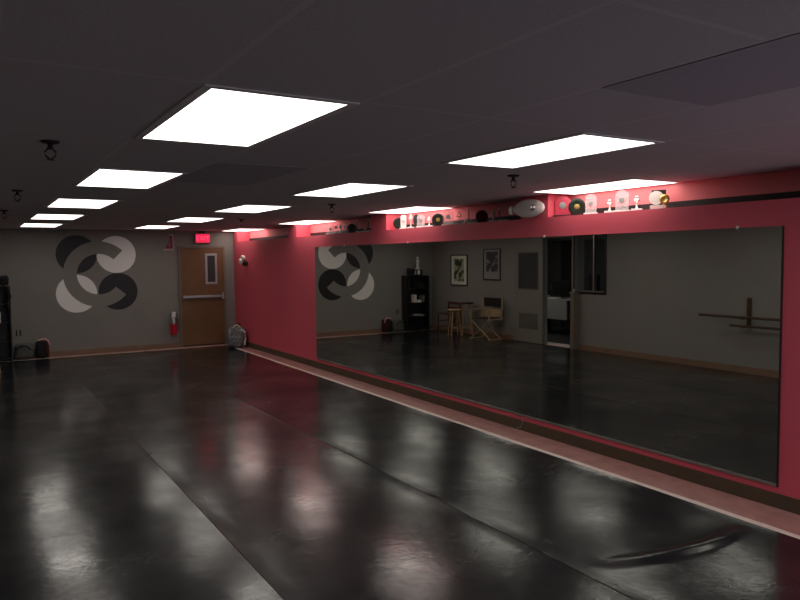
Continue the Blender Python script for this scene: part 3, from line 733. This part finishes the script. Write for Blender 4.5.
for y0, y1, l in ((12.98, 13.55, 'dark tall office cabinet behind the white desk, right hand one of three'), (13.57, 14.14, 'dark tall office cabinet in the far office corner'), (11.50, 12.20, 'dark tall office cabinet seen through the reception window')):
    cb = thing('office_cabinet', l, 'cabinet', (ox0+.001, (y0+y1)/2, .001)); hw = (y1-y0)/2
    b = B(); box(b, 0, .40, -hw, hw, 0, 2.2, .004); obj('body', b, 'office_dark', cb)
    for s_ in (-1, 1):
        b = B(); box(b, .401, .418, min(0, s_*(hw-.006))+.003, max(0, s_*(hw-.006))-.003, .06, 2.16, .003); dr = obj('door', b, 'office_dark', cb)
        b = B(); tube(b, [(.432, s_*.04, .95), (.432, s_*.04, 1.10)], .006, 8); obj('handle', b, 'alu', dr)
ol = thing('ceiling_light', 'small round light added out of view to brighten the office behind the doorway', 'ceiling light', (-1.2, 12.3, CEIL))  # lamp added out of view, lifts the dark office
b = B(); lathe(b, [(0,-.0005),(.16,-.0005),(.16,-.03),(.14,-.03),(.14,-.02),(0,-.02)], seg=28); obj('housing', b, 'white_plastic', ol, True)
b = B(); lathe(b, [(0,-.0205),(.139,-.0205),(.12,-.05),(0,-.06)], seg=28); obj('diffuser', b, 'office_fill', ol, True)
dk = thing('office_desk', 'white fronted desk standing in the office beyond the open doorway', 'desk', (-1.80, 11.75, .001))
b = B(); box(b, -.55, .0, -.75, .75, .80, .83, .004); obj('desktop', b, 'desk_white', dk)
b = B(); box(b, -.03, -.005, -.35, .74, .36, .7995, .003); obj('front_panel', b, 'desk_white', dk)
for y in (-.72, .70):
    b = B(); box(b, -.53, -.03, y, y+.025, 0, .7995, .003); obj('side_panel', b, 'office_dark', dk)
mo = thing('monitor', 'black computer monitor on the office desk', 'monitor', (-2.0, 11.72, .832))
b = B(); box(b, -.08, .08, -.12, .12, 0, .012, .003); obj('foot', b, 'black_plastic', mo)
b = B(); box(b, -.015, .015, -.02, .02, .0125, .12); obj('neck', b, 'black_plastic', mo)
b = B(); box(b, .0155, .045, -.26, .26, .08, .40, .006); obj('screen', b, 'black_plastic', mo)
blk('paper_stack', 'white paper stack on the office desk corner', 'paper', -2.02, -1.82, 12.16, 12.42, .832, .885, 'paper', None, .003)
oc = thing('office_chair', 'black high backed office chair seen through the reception window', 'chair', (-1.45, 10.55, .001), .4)
b = B(); box(b, -.24, .24, -.24, .24, .46, .53, .03); obj('seat', b, 'black_cloth', oc)
b = B(); box(b, -.27, -.20, -.22, .22, .60, 1.40, .03); obj('backrest', b, 'black_cloth', oc)
b = B(); box(b, -.275, -.255, -.03, .03, .40, .60); obj('spine', b, 'black_plastic', oc)
b = B(); tube(b, [(0,0,.10),(0,0,.459)], .025, 10); obj('gas_lift', b, 'black_plastic', oc, True)
for k in range(5):
    a = 2*PI*k/5; b = B(); tube(b, [(0,0,.10),(.27*math.cos(a),.27*math.sin(a),.055)], [.022,.014], 8)
    lg = obj('leg', b, 'black_plastic', oc, True)
    b = B(); blob(b, (.27*math.cos(a),.27*math.sin(a),.027), (.026,.026,.027), 1, 12); obj('caster', b, 'black_plastic', lg, True)

# ------------------------------------------------------------------ barre on the left wall
t = thing('ballet_barre', 'double wooden ballet barre on the grey wall, reflected in the mirror', 'barre', (LW, 0, 0))
for (z, y0, y1, x) in ((.865, 4.2, 6.86, .20), (.735, 4.2, 6.34, .20)):
    b = B(); tube(b, [(x, y0, z), (x, y1, z)], .019, 14); obj('rail', b, 'barre_wood', t, True)
for y in (6.15, 4.55):
    b = B(); box(b, .0008, .03, y-.03, y+.03, .70, 1.15, .004); box(b, .03, .22, y-.012, y+.012, .835, .8455, .002); box(b, .03, .22, y-.012, y+.012, .705, .7155, .002)
    obj('bracket', b, 'barre_wood', t)

# ------------------------------------------------------------------ unseen window added behind the viewer to lift the ceiling with cool light
M['fill_glow'] = mat('added_window_glow', (.1,.1,.12), .3, emis=(.72,.82,1.), estr=5.0)
b = B()
for (x0, x1, z0, z1) in ((3.15,3.2,.5,2.1), (4.6,4.65,.5,2.1), (3.2,4.6,.5,.55), (3.2,4.6,2.05,2.1)): box(b, x0, x1, NEAR+.0005, NEAR+.03, z0, z1, .003)
w2 = struct('window_added', b, 'white_plastic', 'unseen glowing window added behind the viewer to brighten the room', 'window')
b = B(); box(b, 3.2, 4.6, NEAR+.0005, NEAR+.01, .55, 2.05); obj('pane', b, 'fill_glow', w2)

# ------------------------------------------------------------------ world and camera
w = bpy.data.worlds.new('world'); bpy.context.scene.world = w; w.use_nodes = True
w.node_tree.nodes['Background'].inputs[0].default_value = (.02,.022,.03,1); w.node_tree.nodes['Background'].inputs[1].default_value = .3
f, yaw, pitch, roll = 698.07, .5502, -.0596, -.0098
cy, sy_, cp, sp_ = math.cos(yaw), math.sin(yaw), math.cos(pitch), math.sin(pitch)
fwd = Vector((sy_*cp, cy*cp, sp_)); right = Vector((cy, -sy_, 0)); up = right.cross(fwd)
cr, sr = math.cos(roll), math.sin(roll)
r2 = right*cr+up*sr; u2 = up*cr-right*sr
cam = bpy.data.cameras.new('camera'); cam.sensor_width = 36; cam.sensor_fit = 'HORIZONTAL'; cam.lens = f/800*36; cam.clip_start = .05
co = bpy.data.objects.new('camera', cam); C.objects.link(co)
mw = Matrix(((r2.x, u2.x, -fwd.x, 0), (r2.y, u2.y, -fwd.y, 0), (r2.z, u2.z, -fwd.z, CAMH), (0,0,0,1)))
co.matrix_world = mw
sc = bpy.context.scene; sc.camera = co
sc.view_settings.view_transform = 'Standard'; sc.view_settings.look = 'None'; sc.view_settings.gamma = 1; sc.view_settings.exposure = 0
sc.view_settings.use_curve_mapping = False
sc.cycles.max_bounces = 8; sc.cycles.glossy_bounces = 6; sc.cycles.diffuse_bounces = 4
